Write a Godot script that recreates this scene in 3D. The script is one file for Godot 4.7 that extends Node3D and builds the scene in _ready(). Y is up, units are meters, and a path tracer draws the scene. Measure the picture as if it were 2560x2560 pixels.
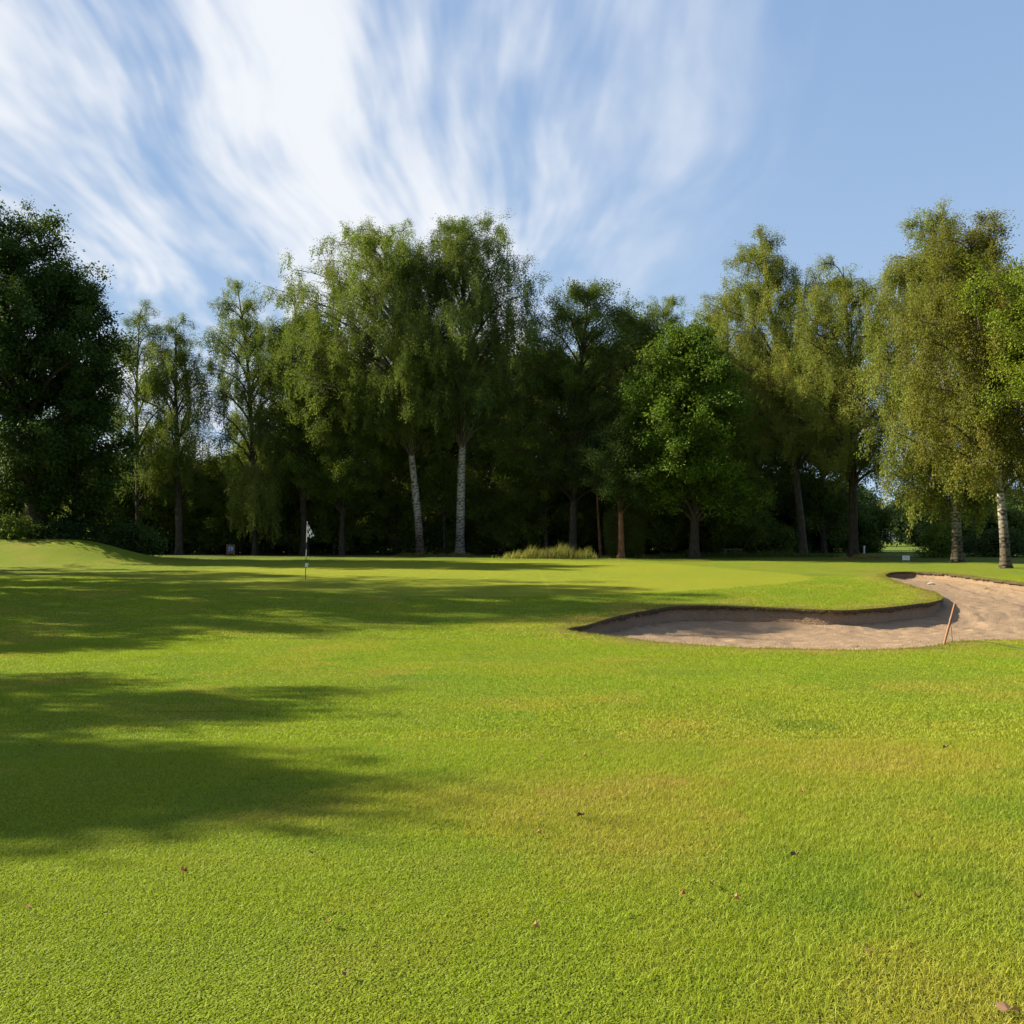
extends Node3D
# A golf green with a bunker in front of a row of birches, lit by a low sun from the side.
# Distances: x to the right, "d" is the distance ahead of the camera (z = -d), y up, in metres.

var rng := RandomNumberGenerator.new()
var names := {}
var n_coarse := FastNoiseLite.new()
var n_mid := FastNoiseLite.new()
var n_fine := FastNoiseLite.new()
var n_dry := FastNoiseLite.new()
var M := {}
var bunker := PackedVector2Array()
var bunker_lip: Array[float] = []
var bunker_face: Array[float] = []
var bunker_run: Array[float] = []
var bunker_deep: Array[float] = []
var strand_meshes := []
var spray_meshes := []
var fine_spray_meshes := []
var scale_spray_meshes := []

const SUN_TURN := 75.0     # degrees to the left of the view
const SUN_HEIGHT := 32.0
const EYE := 1.6
const BLADE_GAIN := 1.75   # single blades are lighter than turf seen as a whole


# ------------------------------------------------------------------ helpers

class Acc:
	var v := PackedVector3Array()
	var n := PackedVector3Array()
	var c := PackedColorArray()
	var i := PackedInt32Array()
	var smooth := false

	func tri(a: Vector3, b: Vector3, d: Vector3, col: Color) -> void:
		var k := v.size()
		v.push_back(a); v.push_back(b); v.push_back(d)
		c.push_back(col); c.push_back(col); c.push_back(col)
		i.push_back(k); i.push_back(k + 1); i.push_back(k + 2)

	func quad(a: Vector3, b: Vector3, d: Vector3, e: Vector3, col: Color) -> void:
		var k := v.size()
		v.push_back(a); v.push_back(b); v.push_back(d); v.push_back(e)
		c.push_back(col); c.push_back(col); c.push_back(col); c.push_back(col)
		i.append_array(PackedInt32Array([k, k + 1, k + 2, k, k + 2, k + 3]))

	func box(center: Vector3, size: Vector3, col: Color, basis := Basis()) -> void:
		var h := size * 0.5
		var bev := minf(minf(h.x, h.y), h.z) * 0.18
		var p := []
		for s in 8:
			p.append(Vector3(h.x if s & 1 else -h.x, h.y if s & 2 else -h.y, h.z if s & 4 else -h.z))
		var faces := [[0, 4, 6, 2], [1, 3, 7, 5], [0, 1, 5, 4], [2, 6, 7, 3], [0, 2, 3, 1], [4, 5, 7, 6]]
		var inner := {}
		for f in 6:
			var axis: int = [0, 0, 1, 1, 2, 2][f]
			var q := []
			for s in faces[f]:
				var r: Vector3 = p[s]
				for a in 3:
					if a != axis:
						r[a] -= signf(r[a]) * bev
				q.append(center + basis * r)
				inner[[f, s]] = center + basis * r
			quad(q[0], q[1], q[2], q[3], col)
		for f in 6:
			for g in range(f + 1, 6):
				var both := []
				for s in faces[f]:
					if s in faces[g]:
						both.append(s)
				if both.size() == 2:
					quad(inner[[f, both[0]]], inner[[f, both[1]]], inner[[g, both[1]]], inner[[g, both[0]]], col)
		for s in 8:
			var t := []
			for f in 6:
				if s in faces[f]:
					t.append(inner[[f, s]])
			tri(t[0], t[1], t[2], col)

	func tube(pts: PackedVector3Array, rad: PackedFloat32Array, sides: int, cols: PackedColorArray, bump: FastNoiseLite = null, amount := 0.0) -> void:
		smooth = true
		var up := Vector3(0.31, 0.12, 0.94).normalized()
		var first := v.size()
		for k in pts.size():
			var t := (pts[mini(k + 1, pts.size() - 1)] - pts[maxi(k - 1, 0)]).normalized()
			var a := t.cross(up).normalized()
			var b := t.cross(a)
			for s in sides:
				var ang := TAU * s / sides
				var r := rad[k]
				var dir := a * cos(ang) + b * sin(ang)
				if bump:
					var q := pts[k] + dir * r
					r *= 1.0 + amount * bump.get_noise_3d(q.x * 3.0, q.y * 0.8, q.z * 3.0)
				v.push_back(pts[k] + dir * r)
				n.push_back(dir)
				c.push_back(cols[k])
		for k in pts.size() - 1:
			for s in sides:
				var p0 := first + k * sides + s
				var p1 := first + k * sides + (s + 1) % sides
				i.append_array(PackedInt32Array([p0, p1 + sides, p1, p0, p0 + sides, p1 + sides]))
		var last := first + (pts.size() - 1) * sides
		for s in range(1, sides - 1):
			i.append_array(PackedInt32Array([last, last + s + 1, last + s]))

	func mesh() -> ArrayMesh:
		var a := []
		a.resize(Mesh.ARRAY_MAX)
		a[Mesh.ARRAY_VERTEX] = v
		if smooth and n.size() == v.size():
			a[Mesh.ARRAY_NORMAL] = n
		a[Mesh.ARRAY_COLOR] = c
		a[Mesh.ARRAY_INDEX] = i
		var m := ArrayMesh.new()
		m.add_surface_from_arrays(Mesh.PRIMITIVE_TRIANGLES, a)
		return m


func numbered(called: String) -> String:
	var k: int = names.get(called, -1) + 1
	names[called] = k
	return called if k == 0 else "%s_%03d" % [called, k]

func part(called: String, m: Mesh, mat: Material, parent: Node) -> MeshInstance3D:
	var o := MeshInstance3D.new()
	o.name = called
	o.mesh = m
	o.material_override = mat
	parent.add_child(o, true)
	return o

func thing(called: String, label: String, category: String, at := Vector3.ZERO, group := "") -> Node3D:
	var o := Node3D.new()
	o.name = numbered(called)
	o.position = at
	add_child(o)
	tag(o, label, category, group)
	return o

func tag(o: Node, label: String, category: String, group := "", kind := "") -> void:
	if label: o.set_meta("label", label)
	if category: o.set_meta("category", category)
	if group: o.set_meta("group", group)
	if kind: o.set_meta("kind", kind)

func structure(called: String, m: Mesh, mat: Material, label: String) -> MeshInstance3D:
	var o := part(called, m, mat, self)
	o.set_meta("kind", "structure")
	o.set_meta("label", label)
	return o

func scatter(called: String, m: Mesh, mat: Material, where: Array[Transform3D], tint: PackedColorArray, parent: Node) -> MultiMeshInstance3D:
	var mm := MultiMesh.new()
	mm.transform_format = MultiMesh.TRANSFORM_3D
	mm.use_colors = true
	mm.mesh = m
	mm.instance_count = where.size()
	for k in where.size():
		mm.set_instance_transform(k, where[k])
		mm.set_instance_color(k, tint[k])
	var o := MultiMeshInstance3D.new()
	o.name = called
	o.multimesh = mm
	o.set_meta("kind", "stuff")
	o.material_override = mat
	parent.add_child(o, true)
	return o

func lin(r: float, g: float, b: float) -> Color:
	return Color(r, g, b).linear_to_srgb()

func step(a: float, b: float, x: float) -> float:
	var t := clampf((x - a) / (b - a), 0.0, 1.0)
	return t * t * (3.0 - 2.0 * t)

func pos(x: float, d: float, up := 0.0) -> Vector3:
	return Vector3(x, land(x, d) + up, -d)


# ------------------------------------------------------------------ the lie of the land

func land(x: float, d: float) -> float:
	var h := -0.28 * step(4, 18, d) + 0.44 * step(22, 38, d) + 0.40 * step(36, 72, d)
	h += 1.25 * step(-18.3, -24.5, x) * exp(-pow((d - 56.5) / 3.6, 2.0))
	h += 0.18 * step(20, 23, x) * exp(-pow((d - 47.5) / 2.5, 2.0)) * 0.4
	h += 0.02 * n_coarse.get_noise_2d(x * 3.0, d * 3.0)
	return h

func on_green(x: float, d: float) -> float:
	# share of closely mown green: an oval round the hole, with a soft rim
	var p := Vector2((x + 1.5) / 13.2, (d - 44.0) / 14.2)
	var a := atan2(p.y, p.x)
	var r := p.length() * (1.0 + 0.05 * sin(a * 3.0 + 0.6) + 0.03 * sin(a * 5.0))
	return 1.0 - step(0.975, 1.005, r)

func grass_colour(x: float, d: float) -> Color:
	var a := n_coarse.get_noise_2d(x, d)
	var b := n_mid.get_noise_2d(x, d)
	var f := n_fine.get_noise_2d(x, d)
	var dry := n_dry.get_noise_2d(x, d)
	var c := Vector3(0.146, 0.194, 0.0165)
	var dark := Vector3(0.088, 0.156, 0.018)
	var yellow := Vector3(0.200, 0.192, 0.030)
	var straw := Vector3(0.225, 0.172, 0.052)
	# the rougher, drier turf to the right in front, as patches
	var side := step(-1.5, 2.5, x + 1.6 * a) * step(13.5, 8.5, d + 2.0 * b)
	c = c.lerp(dark, clampf(0.35 * step(0.0, 0.6, b) + 0.30 * step(0.1, 0.6, a), 0.0, 0.6))
	c = c.lerp(yellow, clampf(0.42 * side + 0.55 * step(0.05, 0.55, dry) + 0.25 * step(0.1, 0.5, f), 0.0, 0.8))
	c = c.lerp(straw, 0.36 * step(0.33, 0.72, dry + 0.35 * f) * (0.35 + 0.65 * side))
	c = c.lerp(dark * 0.8, 0.55 * side * step(0.25, 0.5, n_mid.get_noise_2d(x + 40.0, d - 13.0)))
	# two lush patches and a bare one in the dry turf
	for q in [[1.5, 5.05, 0.75, 0.42], [3.05, 6.25, 0.6, 0.5], [2.3, 4.2, 0.5, 0.25]]:
		var away := Vector2(x - q[0], (d - q[1]) * 0.8).length() + 0.22 * b + 0.12 * f
		c = c.lerp(Vector3(0.080, 0.148, 0.013), q[3] * step(q[2], q[2] * 0.15, away))
	for q in [[0.42, 6.7, 0.30], [-0.55, 3.9, 0.25], [0.95, 6.95, 0.22], [-3.6, 12.6, 0.3]]:
		var away := Vector2(x - q[0], (d - q[1]) * 0.8).length() + 0.20 * f + 0.10 * b
		c = c.lerp(straw, 0.5 * step(q[2], q[2] * 0.2, away))
	# mown green: finer and paler
	var g := on_green(x, d)
	var green := Vector3(0.190, 0.228, 0.018).lerp(Vector3(0.208, 0.234, 0.019), step(-0.3, 0.4, a)) * (1.0 + 0.05 * b)
	c = c.lerp(green, g)
	# thin worn turf along the edge of the sand
	var e := edge_distance(Vector2(x, d))
	if e < 1.6:
		c = c.lerp(straw, (0.5 + 0.3 * f) * step(1.3, 0.1, e + 0.9 * n_mid.get_noise_2d(x * 2.0, d * 2.0)))
	# under the trees
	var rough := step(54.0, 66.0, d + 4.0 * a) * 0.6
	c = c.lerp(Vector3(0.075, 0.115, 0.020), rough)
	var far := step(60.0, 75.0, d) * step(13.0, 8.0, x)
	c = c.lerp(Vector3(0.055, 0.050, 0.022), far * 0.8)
	return Color(c.x, c.y, c.z)

func edge_distance(p: Vector2) -> float:
	if p.x < -0.5 or p.x > 24.0 or p.y < 15.0 or p.y > 48.0:
		return 99.0
	var best := 99.0
	var k := bunker.size()
	for j in k:
		var q := Geometry2D.get_closest_point_to_segment(p, bunker[j], bunker[(j + 1) % k])
		best = minf(best, p.distance_to(q))
	return best

func sand_height(x: float, d: float) -> float:
	var p := Vector2(x, d)
	var k := bunker.size()
	var deep := 9.0
	for j in k:
		var q := Geometry2D.get_closest_point_to_segment(p, bunker[j], bunker[(j + 1) % k])
		var r := p.distance_to(q)
		var t := clampf(r / bunker_run[j], 0.0, 1.0)
		t = t * (2.0 - t)
		deep = minf(deep, bunker_lip[j] + bunker_face[j] + bunker_deep[j] * t + maxf(0.0, r - bunker_run[j]) * 0.25)
	deep = minf(deep, 0.58)
	# furrows left by a rake, and trodden lumps
	var swirl := 0.9 * n_coarse.get_noise_2d(x * 2.0, d * 2.0) + 0.25 * n_mid.get_noise_2d(x, d)
	var furrow := sin((d + 0.06 * x + swirl) * TAU / 0.52)
	var trodden := step(-0.1, 0.35, n_dry.get_noise_2d(x * 1.3 + 9.0, d * 1.3))
	var lumps := n_mid.get_noise_2d(x * 3.4, d * 2.2)
	return land(x, d) - deep + 0.018 * furrow * (1.0 - 0.7 * trodden) + (0.022 + 0.035 * trodden) * lumps + 0.012 * n_fine.get_noise_2d(x * 3.0, d * 3.0)


# ------------------------------------------------------------------ start

func _ready() -> void:
	rng.seed = 20240611
	for s in [[n_coarse, 0.09, 3, 11], [n_mid, 0.45, 3, 12], [n_fine, 1.9, 2, 13], [n_dry, 0.24, 4, 14]]:
		s[0].noise_type = FastNoiseLite.TYPE_SIMPLEX_SMOOTH
		s[0].frequency = s[1]
		s[0].fractal_octaves = s[2]
		s[0].seed = s[3]
	camera_sky_and_sun()
	materials()
	bunker_outline()
	ground()
	sand()
	leaf_shapes()
	trees()
	undergrowth()
	turf_blades()
	furniture()
	litter()


func camera_sky_and_sun() -> void:
	var cam := Camera3D.new()
	cam.name = "camera"
	cam.position = Vector3(0, EYE, 0)
	cam.fov = 53.0
	cam.near = 0.1
	cam.far = 2000.0
	cam.rotation_degrees = Vector3(1.56, 0, 0)
	add_child(cam)
	cam.current = true

	var env := Environment.new()
	env.background_mode = Environment.BG_SKY
	var sky := Sky.new()
	var sm := PanoramaSkyMaterial.new()
	sm.panorama = ImageTexture.create_from_image(sky_picture())
	sky.sky_material = sm
	env.sky = sky
	env.tonemap_mode = Environment.TONE_MAPPER_LINEAR
	env.tonemap_exposure = 3.1
	env.sdfgi_enabled = true
	env.ssao_enabled = true
	env.ssil_enabled = true
	var w := WorldEnvironment.new()
	w.name = "environment"
	w.environment = env
	add_child(w)

	var sun := DirectionalLight3D.new()
	sun.name = "sun"
	sun.light_energy = 1.6
	sun.light_color = Color(1.0, 0.945, 0.83)
	sun.light_angular_distance = 0.53
	sun.shadow_enabled = true
	var a := deg_to_rad(SUN_TURN)
	var e := deg_to_rad(SUN_HEIGHT)
	var to_sun := Vector3(-sin(a) * cos(e), sin(e), -cos(a) * cos(e))
	add_child(sun)
	sun.look_at_from_position(to_sun * 100.0, Vector3.ZERO, Vector3.UP)


func sky_picture() -> Image:
	# clear air, paler towards the horizon, and a bank of cirrus combed along the view by the wind
	var w := 3600
	var h := 1800
	var streak := FastNoiseLite.new()
	streak.noise_type = FastNoiseLite.TYPE_SIMPLEX_SMOOTH
	streak.frequency = 1.0
	streak.fractal_octaves = 5
	streak.fractal_gain = 0.55
	streak.seed = 5
	var warp := FastNoiseLite.new()
	warp.noise_type = FastNoiseLite.TYPE_SIMPLEX_SMOOTH
	warp.frequency = 1.0
	warp.fractal_octaves = 2
	warp.seed = 8
	var hair := FastNoiseLite.new()
	hair.noise_type = FastNoiseLite.TYPE_SIMPLEX_SMOOTH
	hair.frequency = 1.0
	hair.fractal_octaves = 4
	hair.seed = 21
	var data := PackedFloat32Array()
	data.resize(w * h * 3)
	var low := Color(0.10, 0.12, 0.06)
	var k := 0
	for y in h:
		var el := PI * (0.5 - (y + 0.5) / h)
		var sy := sin(el)
		var cy := cos(el)
		var t := pow(clampf(1.0 - sy, 0.0, 1.0), 2.4)
		var blue := Vector3(0.066, 0.114, 0.208).lerp(Vector3(0.174, 0.233, 0.300), t)
		for x in w:
			var c := blue
			if el <= 0.0:
				c = Vector3(low.r, low.g, low.b)
			else:
				var az := (x + 0.5) / w * TAU
				var inv := 1.0 / (sy + 0.06)
				var u := sin(az) * cy * inv
				var f := cos(az) * cy * inv
				var wx := warp.get_noise_2d(u * 0.7 + 3.0, f * 0.45)
				var cu := u + 0.11 * wx + 0.035 * f
				var bank := 1.0 - step(-0.35, 0.85, u + 0.16 * wx)
				if bank > 0.0:
					var big := warp.get_noise_2d(u * 0.6 - 9.0, f * 0.25 + 4.0)
					var s := streak.get_noise_2d(cu * 2.4 + 7.0, f * 0.40 + 0.25 * wx)
					var den := 0.54 + 0.85 * s + 0.25 * big
					if den > -0.5:
						var d2 := hair.get_noise_2d(cu * 7.0 + 0.5 * wx, f * 0.9 - u * 0.9)
						var d4 := hair.get_noise_2d(u * 4.6 - f * 2.2 + 40.0, f * 2.0 + u * 4.6)
						den += 0.26 * d2 + 0.14 * d4
						if el < 1.0:
							den += 0.15 * hair.get_noise_2d(cu * 20.0 + 1.2 * wx + 5.0, f * 2.2 + u * 1.5)
					den = step(0.06, 1.05, den * (0.25 + 0.75 * bank) + 0.10 * bank) * step(0.0, 0.45, bank)
					den *= step(0.015, 0.10, sy) * 0.93
					c = c.lerp(Vector3(0.300, 0.308, 0.322), den)
			data[k] = c.x
			data[k + 1] = c.y
			data[k + 2] = c.z
			k += 3
	return Image.create_from_data(w, h, false, Image.FORMAT_RGBF, data.to_byte_array())


# ------------------------------------------------------------------ materials

func noise_texture(freq: float, octaves: int, sd: int, stops: Array, size := 512, kind := FastNoiseLite.TYPE_SIMPLEX_SMOOTH) -> NoiseTexture2D:
	var n := FastNoiseLite.new()
	n.noise_type = kind
	n.frequency = freq
	n.fractal_octaves = octaves
	n.seed = sd
	var t := NoiseTexture2D.new()
	t.width = size
	t.height = size
	t.seamless = true
	t.noise = n
	if stops:
		var g := Gradient.new()
		g.offsets = PackedFloat32Array(stops.map(func(s): return s[0]))
		g.colors = PackedColorArray(stops.map(func(s): return s[1]))
		t.color_ramp = g
	return t

func grey(v: float) -> Color:
	return lin(v, v, v)

func leaf_material(called: String, tint: Color, through: float, rough: float) -> StandardMaterial3D:
	var m := StandardMaterial3D.new()
	m.resource_name = called
	m.albedo_color = tint
	m.vertex_color_use_as_albedo = true
	m.roughness = rough
	m.metallic_specular = 0.22
	m.backlight_enabled = true
	m.backlight = lin(through, through, through * 0.45)
	m.cull_mode = BaseMaterial3D.CULL_DISABLED
	return m

func bark_material(called: String, stops: Array, stretch: Vector3, relief: float, freq := 0.012) -> StandardMaterial3D:
	var m := StandardMaterial3D.new()
	m.resource_name = called
	m.vertex_color_use_as_albedo = true
	m.albedo_texture = noise_texture(freq, 4, 31, stops)
	m.roughness = 0.85
	m.metallic_specular = 0.3
	m.uv1_triplanar = true
	m.uv1_scale = stretch
	m.heightmap_enabled = true
	m.heightmap_texture = noise_texture(freq * 1.6, 4, 32, [])
	m.heightmap_scale = relief
	return m

func materials() -> void:
	M.birch_leaf = leaf_material("birch leaves", Color.WHITE, 0.80, 0.58)
	M.broad_leaf = leaf_material("broad leaves", Color.WHITE, 0.65, 0.55)
	M.blade = leaf_material("grass blades", Color.WHITE, 0.80, 0.50)
	M.twig = StandardMaterial3D.new()
	M.twig.albedo_color = lin(0.06, 0.045, 0.03)
	M.twig.roughness = 0.9
	M.birch_bark = bark_material("birch bark", [[0.0, grey(0.07)], [0.30, grey(0.12)], [0.40, grey(0.60)], [0.55, grey(0.92)], [1.0, grey(1.0)]], Vector3(0.55, 0.8, 0.55), 1.2)
	M.dark_bark = bark_material("furrowed bark", [[0.0, grey(0.25)], [0.5, grey(0.6)], [1.0, grey(1.0)]], Vector3(0.9, 0.28, 0.9), 3.0)
	var g := StandardMaterial3D.new()
	g.resource_name = "turf"
	g.vertex_color_use_as_albedo = true
	g.albedo_texture = noise_texture(0.045, 4, 41, [[0.0, grey(0.50)], [0.5, grey(0.82)], [1.0, grey(1.0)]], 1024)
	g.uv1_triplanar = true
	g.uv1_world_triplanar = true
	g.uv1_scale = Vector3(0.47, 0.47, 0.47)
	g.roughness = 0.9
	g.metallic_specular = 0.2
	g.heightmap_enabled = true
	g.heightmap_texture = noise_texture(0.12, 3, 42, [], 1024)
	g.heightmap_scale = 2.5
	M.turf = g
	var s := StandardMaterial3D.new()
	s.resource_name = "sand"
	s.vertex_color_use_as_albedo = true
	s.albedo_texture = noise_texture(0.03, 5, 51, [[0.0, lin(0.62, 0.58, 0.54)], [0.5, lin(0.86, 0.85, 0.83)], [1.0, Color.WHITE]], 1024)
	s.uv1_triplanar = true
	s.uv1_world_triplanar = true
	s.uv1_scale = Vector3(0.40, 0.55, 0.70)
	s.roughness = 0.95
	s.metallic_specular = 0.2
	s.heightmap_enabled = true
	s.heightmap_texture = noise_texture(0.05, 5, 52, [], 1024)
	s.heightmap_scale = 4.0
	M.sand = s
	var e := StandardMaterial3D.new()
	e.resource_name = "soil"
	e.vertex_color_use_as_albedo = true
	e.albedo_texture = noise_texture(0.05, 4, 61, [[0.0, grey(0.4)], [1.0, grey(1.0)]])
	e.uv1_triplanar = true
	e.uv1_world_triplanar = true
	e.uv1_scale = Vector3(1.4, 2.6, 1.4)
	e.roughness = 1.0
	M.soil = e
	var p := StandardMaterial3D.new()
	p.resource_name = "paint"
	p.vertex_color_use_as_albedo = true
	p.roughness = 0.5
	M.paint = p
	var wd := StandardMaterial3D.new()
	wd.resource_name = "weathered wood"
	wd.vertex_color_use_as_albedo = true
	wd.albedo_texture = noise_texture(0.02, 4, 71, [[0.0, grey(0.45)], [0.6, grey(0.9)], [1.0, grey(1.0)]])
	wd.uv1_triplanar = true
	wd.uv1_scale = Vector3(6, 0.9, 6)
	wd.roughness = 0.75
	M.wood = wd
	var cl := StandardMaterial3D.new()
	cl.resource_name = "flag cloth"
	cl.vertex_color_use_as_albedo = true
	cl.roughness = 0.8
	cl.cull_mode = BaseMaterial3D.CULL_DISABLED
	cl.backlight_enabled = true
	cl.backlight = lin(0.4, 0.4, 0.4)
	M.cloth = cl


# ------------------------------------------------------------------ ground and sand

func bunker_outline() -> void:
	# [x, d, height of the cut turf, height of the steep sand face under it, width of the slope below, its depth]
	var e := [
		[1.14, 21.65, 0.02, 0.02, 2.5, 0.3], [1.55, 20.9, 0.02, 0.02, 4.0, 0.36], [2.18, 19.95, 0.02, 0.02, 5.0, 0.4], [2.69, 19.16, 0.02, 0.02, 5.5, 0.42], [3.32, 18.5, 0.02, 0.02, 6.0, 0.44],
		[4.01, 18.08, 0.02, 0.02, 6.5, 0.46], [4.69, 17.95, 0.02, 0.02, 6.5, 0.46], [5.39, 17.74, 0.02, 0.02, 6.5, 0.46], [6.2, 17.68, 0.02, 0.02, 6.5, 0.46], [6.9, 17.88, 0.02, 0.02, 6.5, 0.46],
		[7.51, 18.35, 0.02, 0.02, 6.5, 0.46], [8.08, 19.0, 0.02, 0.02, 6.5, 0.46], [8.58, 19.31, 0.02, 0.02, 6.5, 0.46], [9.25, 19.46, 0.02, 0.02, 6.5, 0.46], [10.05, 19.54, 0.02, 0.02, 6.5, 0.46],
		[12.5, 19.9, 0.02, 0.02, 6.0, 0.46], [15.5, 21.5, 0.02, 0.02, 6.0, 0.44], [18.0, 24.5, 0.02, 0.02, 6.0, 0.42], [19.2, 28.5, 0.02, 0.02, 4.0, 0.38], [18.7, 32.0, 0.06, 0.2, 2.2, 0.16],
		[17.75, 34.35, 0.06, 0.2, 2.2, 0.16], [17.45, 35.9, 0.06, 0.2, 2.2, 0.16], [17.55, 38.02, 0.06, 0.2, 2.2, 0.16], [18.0, 41.0, 0.06, 0.2, 2.2, 0.16], [18.01, 44.03, 0.06, 0.2, 2.2, 0.16],
		[17.23, 45.04, 0.06, 0.2, 2.2, 0.16], [16.23, 44.03, 0.06, 0.2, 2.2, 0.16], [15.14, 41.7, 0.03, 0.06, 2.2, 0.22], [14.08, 38.38, 0.03, 0.06, 2.2, 0.22], [13.44, 35.13, 0.03, 0.06, 2.2, 0.22],
		[13.11, 32.84, 0.03, 0.06, 2.2, 0.22], [12.92, 31.28, 0.03, 0.06, 2.2, 0.22], [12.59, 30.13, 0.08, 0.30, 1.3, 0.16], [12.16, 29.18, 0.08, 0.30, 1.3, 0.16], [11.56, 28.4, 0.08, 0.30, 1.3, 0.16],
		[10.81, 27.75, 0.08, 0.30, 1.3, 0.16], [9.64, 26.91, 0.08, 0.30, 1.3, 0.16], [8.46, 26.49, 0.08, 0.30, 1.3, 0.16], [7.52, 26.8, 0.08, 0.30, 1.3, 0.16], [6.57, 27.22, 0.08, 0.30, 1.3, 0.16],
		[5.58, 27.53, 0.08, 0.30, 1.3, 0.16], [4.72, 27.53, 0.08, 0.30, 1.3, 0.16], [4.01, 27.11, 0.08, 0.30, 1.3, 0.16], [3.13, 25.89, 0.08, 0.28, 1.3, 0.16], [2.26, 24.21, 0.08, 0.26, 1.3, 0.16],
		[1.59, 22.64, 0.08, 0.26, 1.6, 0.08]]
	# a rounded line through those corners
	var k := e.size()
	for j in k:
		var p0 = e[(j + k - 1) % k]
		var p1 = e[j]
		var p2 = e[(j + 1) % k]
		var p3 = e[(j + 2) % k]
		for s in 3:
			var t := s / 3.0
			var x := cubic_interpolate(p1[0], p2[0], p0[0], p3[0], t) + 0.03 * n_fine.get_noise_2d(j * 3.1 + s, 5.0)
			var d := cubic_interpolate(p1[1], p2[1], p0[1], p3[1], t) + 0.05 * n_fine.get_noise_2d(j * 3.1 + s, 55.0)
			bunker.push_back(Vector2(x, d))
			bunker_lip.append(lerpf(p1[2], p2[2], t))
			bunker_face.append(lerpf(p1[3], p2[3], t))
			bunker_run.append(lerpf(p1[4], p2[4], t))
			bunker_deep.append(lerpf(p1[5], p2[5], t))

func sheet(a: Acc, p: Vector2, h: Callable, col: Callable) -> void:
	var e := 0.06
	var y: float = h.call(p.x, p.y)
	a.v.push_back(Vector3(p.x, y, -p.y))
	var dx: float = h.call(p.x + e, p.y) - y
	var dd: float = h.call(p.x, p.y + e) - y
	a.n.push_back(Vector3(-dx, e, dd).normalized())
	a.c.push_back(col.call(p.x, p.y))

func cells(a: Acc, x0: float, x1: float, d0: float, d1: float, size: float, inside: bool, cut: bool, h: Callable, col: Callable, under := 0.0) -> void:
	a.smooth = true
	var outline := bunker
	if under > 0.0:
		outline = Geometry2D.offset_polygon(bunker, under)[0]
	var known := {}
	var nx := int(round((x1 - x0) / size))
	var nd := int(round((d1 - d0) / size))
	for j in nd:
		for k in nx:
			var q := PackedVector2Array([Vector2(x0 + k * size, d0 + j * size), Vector2(x0 + (k + 1) * size, d0 + j * size), Vector2(x0 + (k + 1) * size, d0 + (j + 1) * size), Vector2(x0 + k * size, d0 + (j + 1) * size)])
			var pieces := [q]
			if cut:
				var n_in := 0
				for p in q:
					if Geometry2D.is_point_in_polygon(p, outline):
						n_in += 1
				var near := edge_distance((q[0] + q[2]) * 0.5) < size * 0.8 + under * 1.2
				if not near:
					if (n_in > 0) != inside:
						continue
				else:
					pieces = Geometry2D.intersect_polygons(q, outline) if inside else Geometry2D.clip_polygons(q, bunker)
			for piece in pieces:
				var t := PackedInt32Array([0, 1, 2, 0, 2, 3]) if piece.size() == 4 and pieces[0] == q else Geometry2D.triangulate_polygon(piece)
				var at := PackedInt32Array()
				for p in piece:
					var key := Vector2i(roundi(p.x * 1000.0), roundi(p.y * 1000.0))
					if not known.has(key):
						known[key] = a.v.size()
						sheet(a, p, h, col)
					at.push_back(known[key])
				for m in range(0, t.size(), 3):
					var p0: Vector2 = piece[t[m]]
					var p1: Vector2 = piece[t[m + 1]]
					var p2: Vector2 = piece[t[m + 2]]
					var turn := (p1 - p0).cross(p2 - p0)
					if absf(turn) < 1e-9:
						continue
					# seen from above with z = -d, front faces run clockwise
					if turn > 0.0:
						a.i.append_array(PackedInt32Array([at[t[m]], at[t[m + 2]], at[t[m + 1]]]))
					else:
						a.i.append_array(PackedInt32Array([at[t[m]], at[t[m + 1]], at[t[m + 2]]]))

func ground() -> void:
	var a := Acc.new()
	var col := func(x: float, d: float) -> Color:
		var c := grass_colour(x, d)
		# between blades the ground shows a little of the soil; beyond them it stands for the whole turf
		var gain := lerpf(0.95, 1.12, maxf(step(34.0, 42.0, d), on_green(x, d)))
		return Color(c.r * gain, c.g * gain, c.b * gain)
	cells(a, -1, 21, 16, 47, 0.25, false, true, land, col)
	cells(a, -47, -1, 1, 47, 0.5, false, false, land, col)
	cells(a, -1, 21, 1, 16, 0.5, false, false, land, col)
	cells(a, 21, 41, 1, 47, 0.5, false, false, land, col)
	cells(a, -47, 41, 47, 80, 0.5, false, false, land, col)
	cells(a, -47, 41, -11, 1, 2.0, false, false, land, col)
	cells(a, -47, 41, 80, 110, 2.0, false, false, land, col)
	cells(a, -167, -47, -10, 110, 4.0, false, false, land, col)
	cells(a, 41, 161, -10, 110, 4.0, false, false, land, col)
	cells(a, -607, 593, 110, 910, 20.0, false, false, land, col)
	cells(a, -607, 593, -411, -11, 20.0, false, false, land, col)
	structure("ground", a.mesh(), M.turf, "mown grass of a golf course with a smoother green in the middle")

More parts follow.
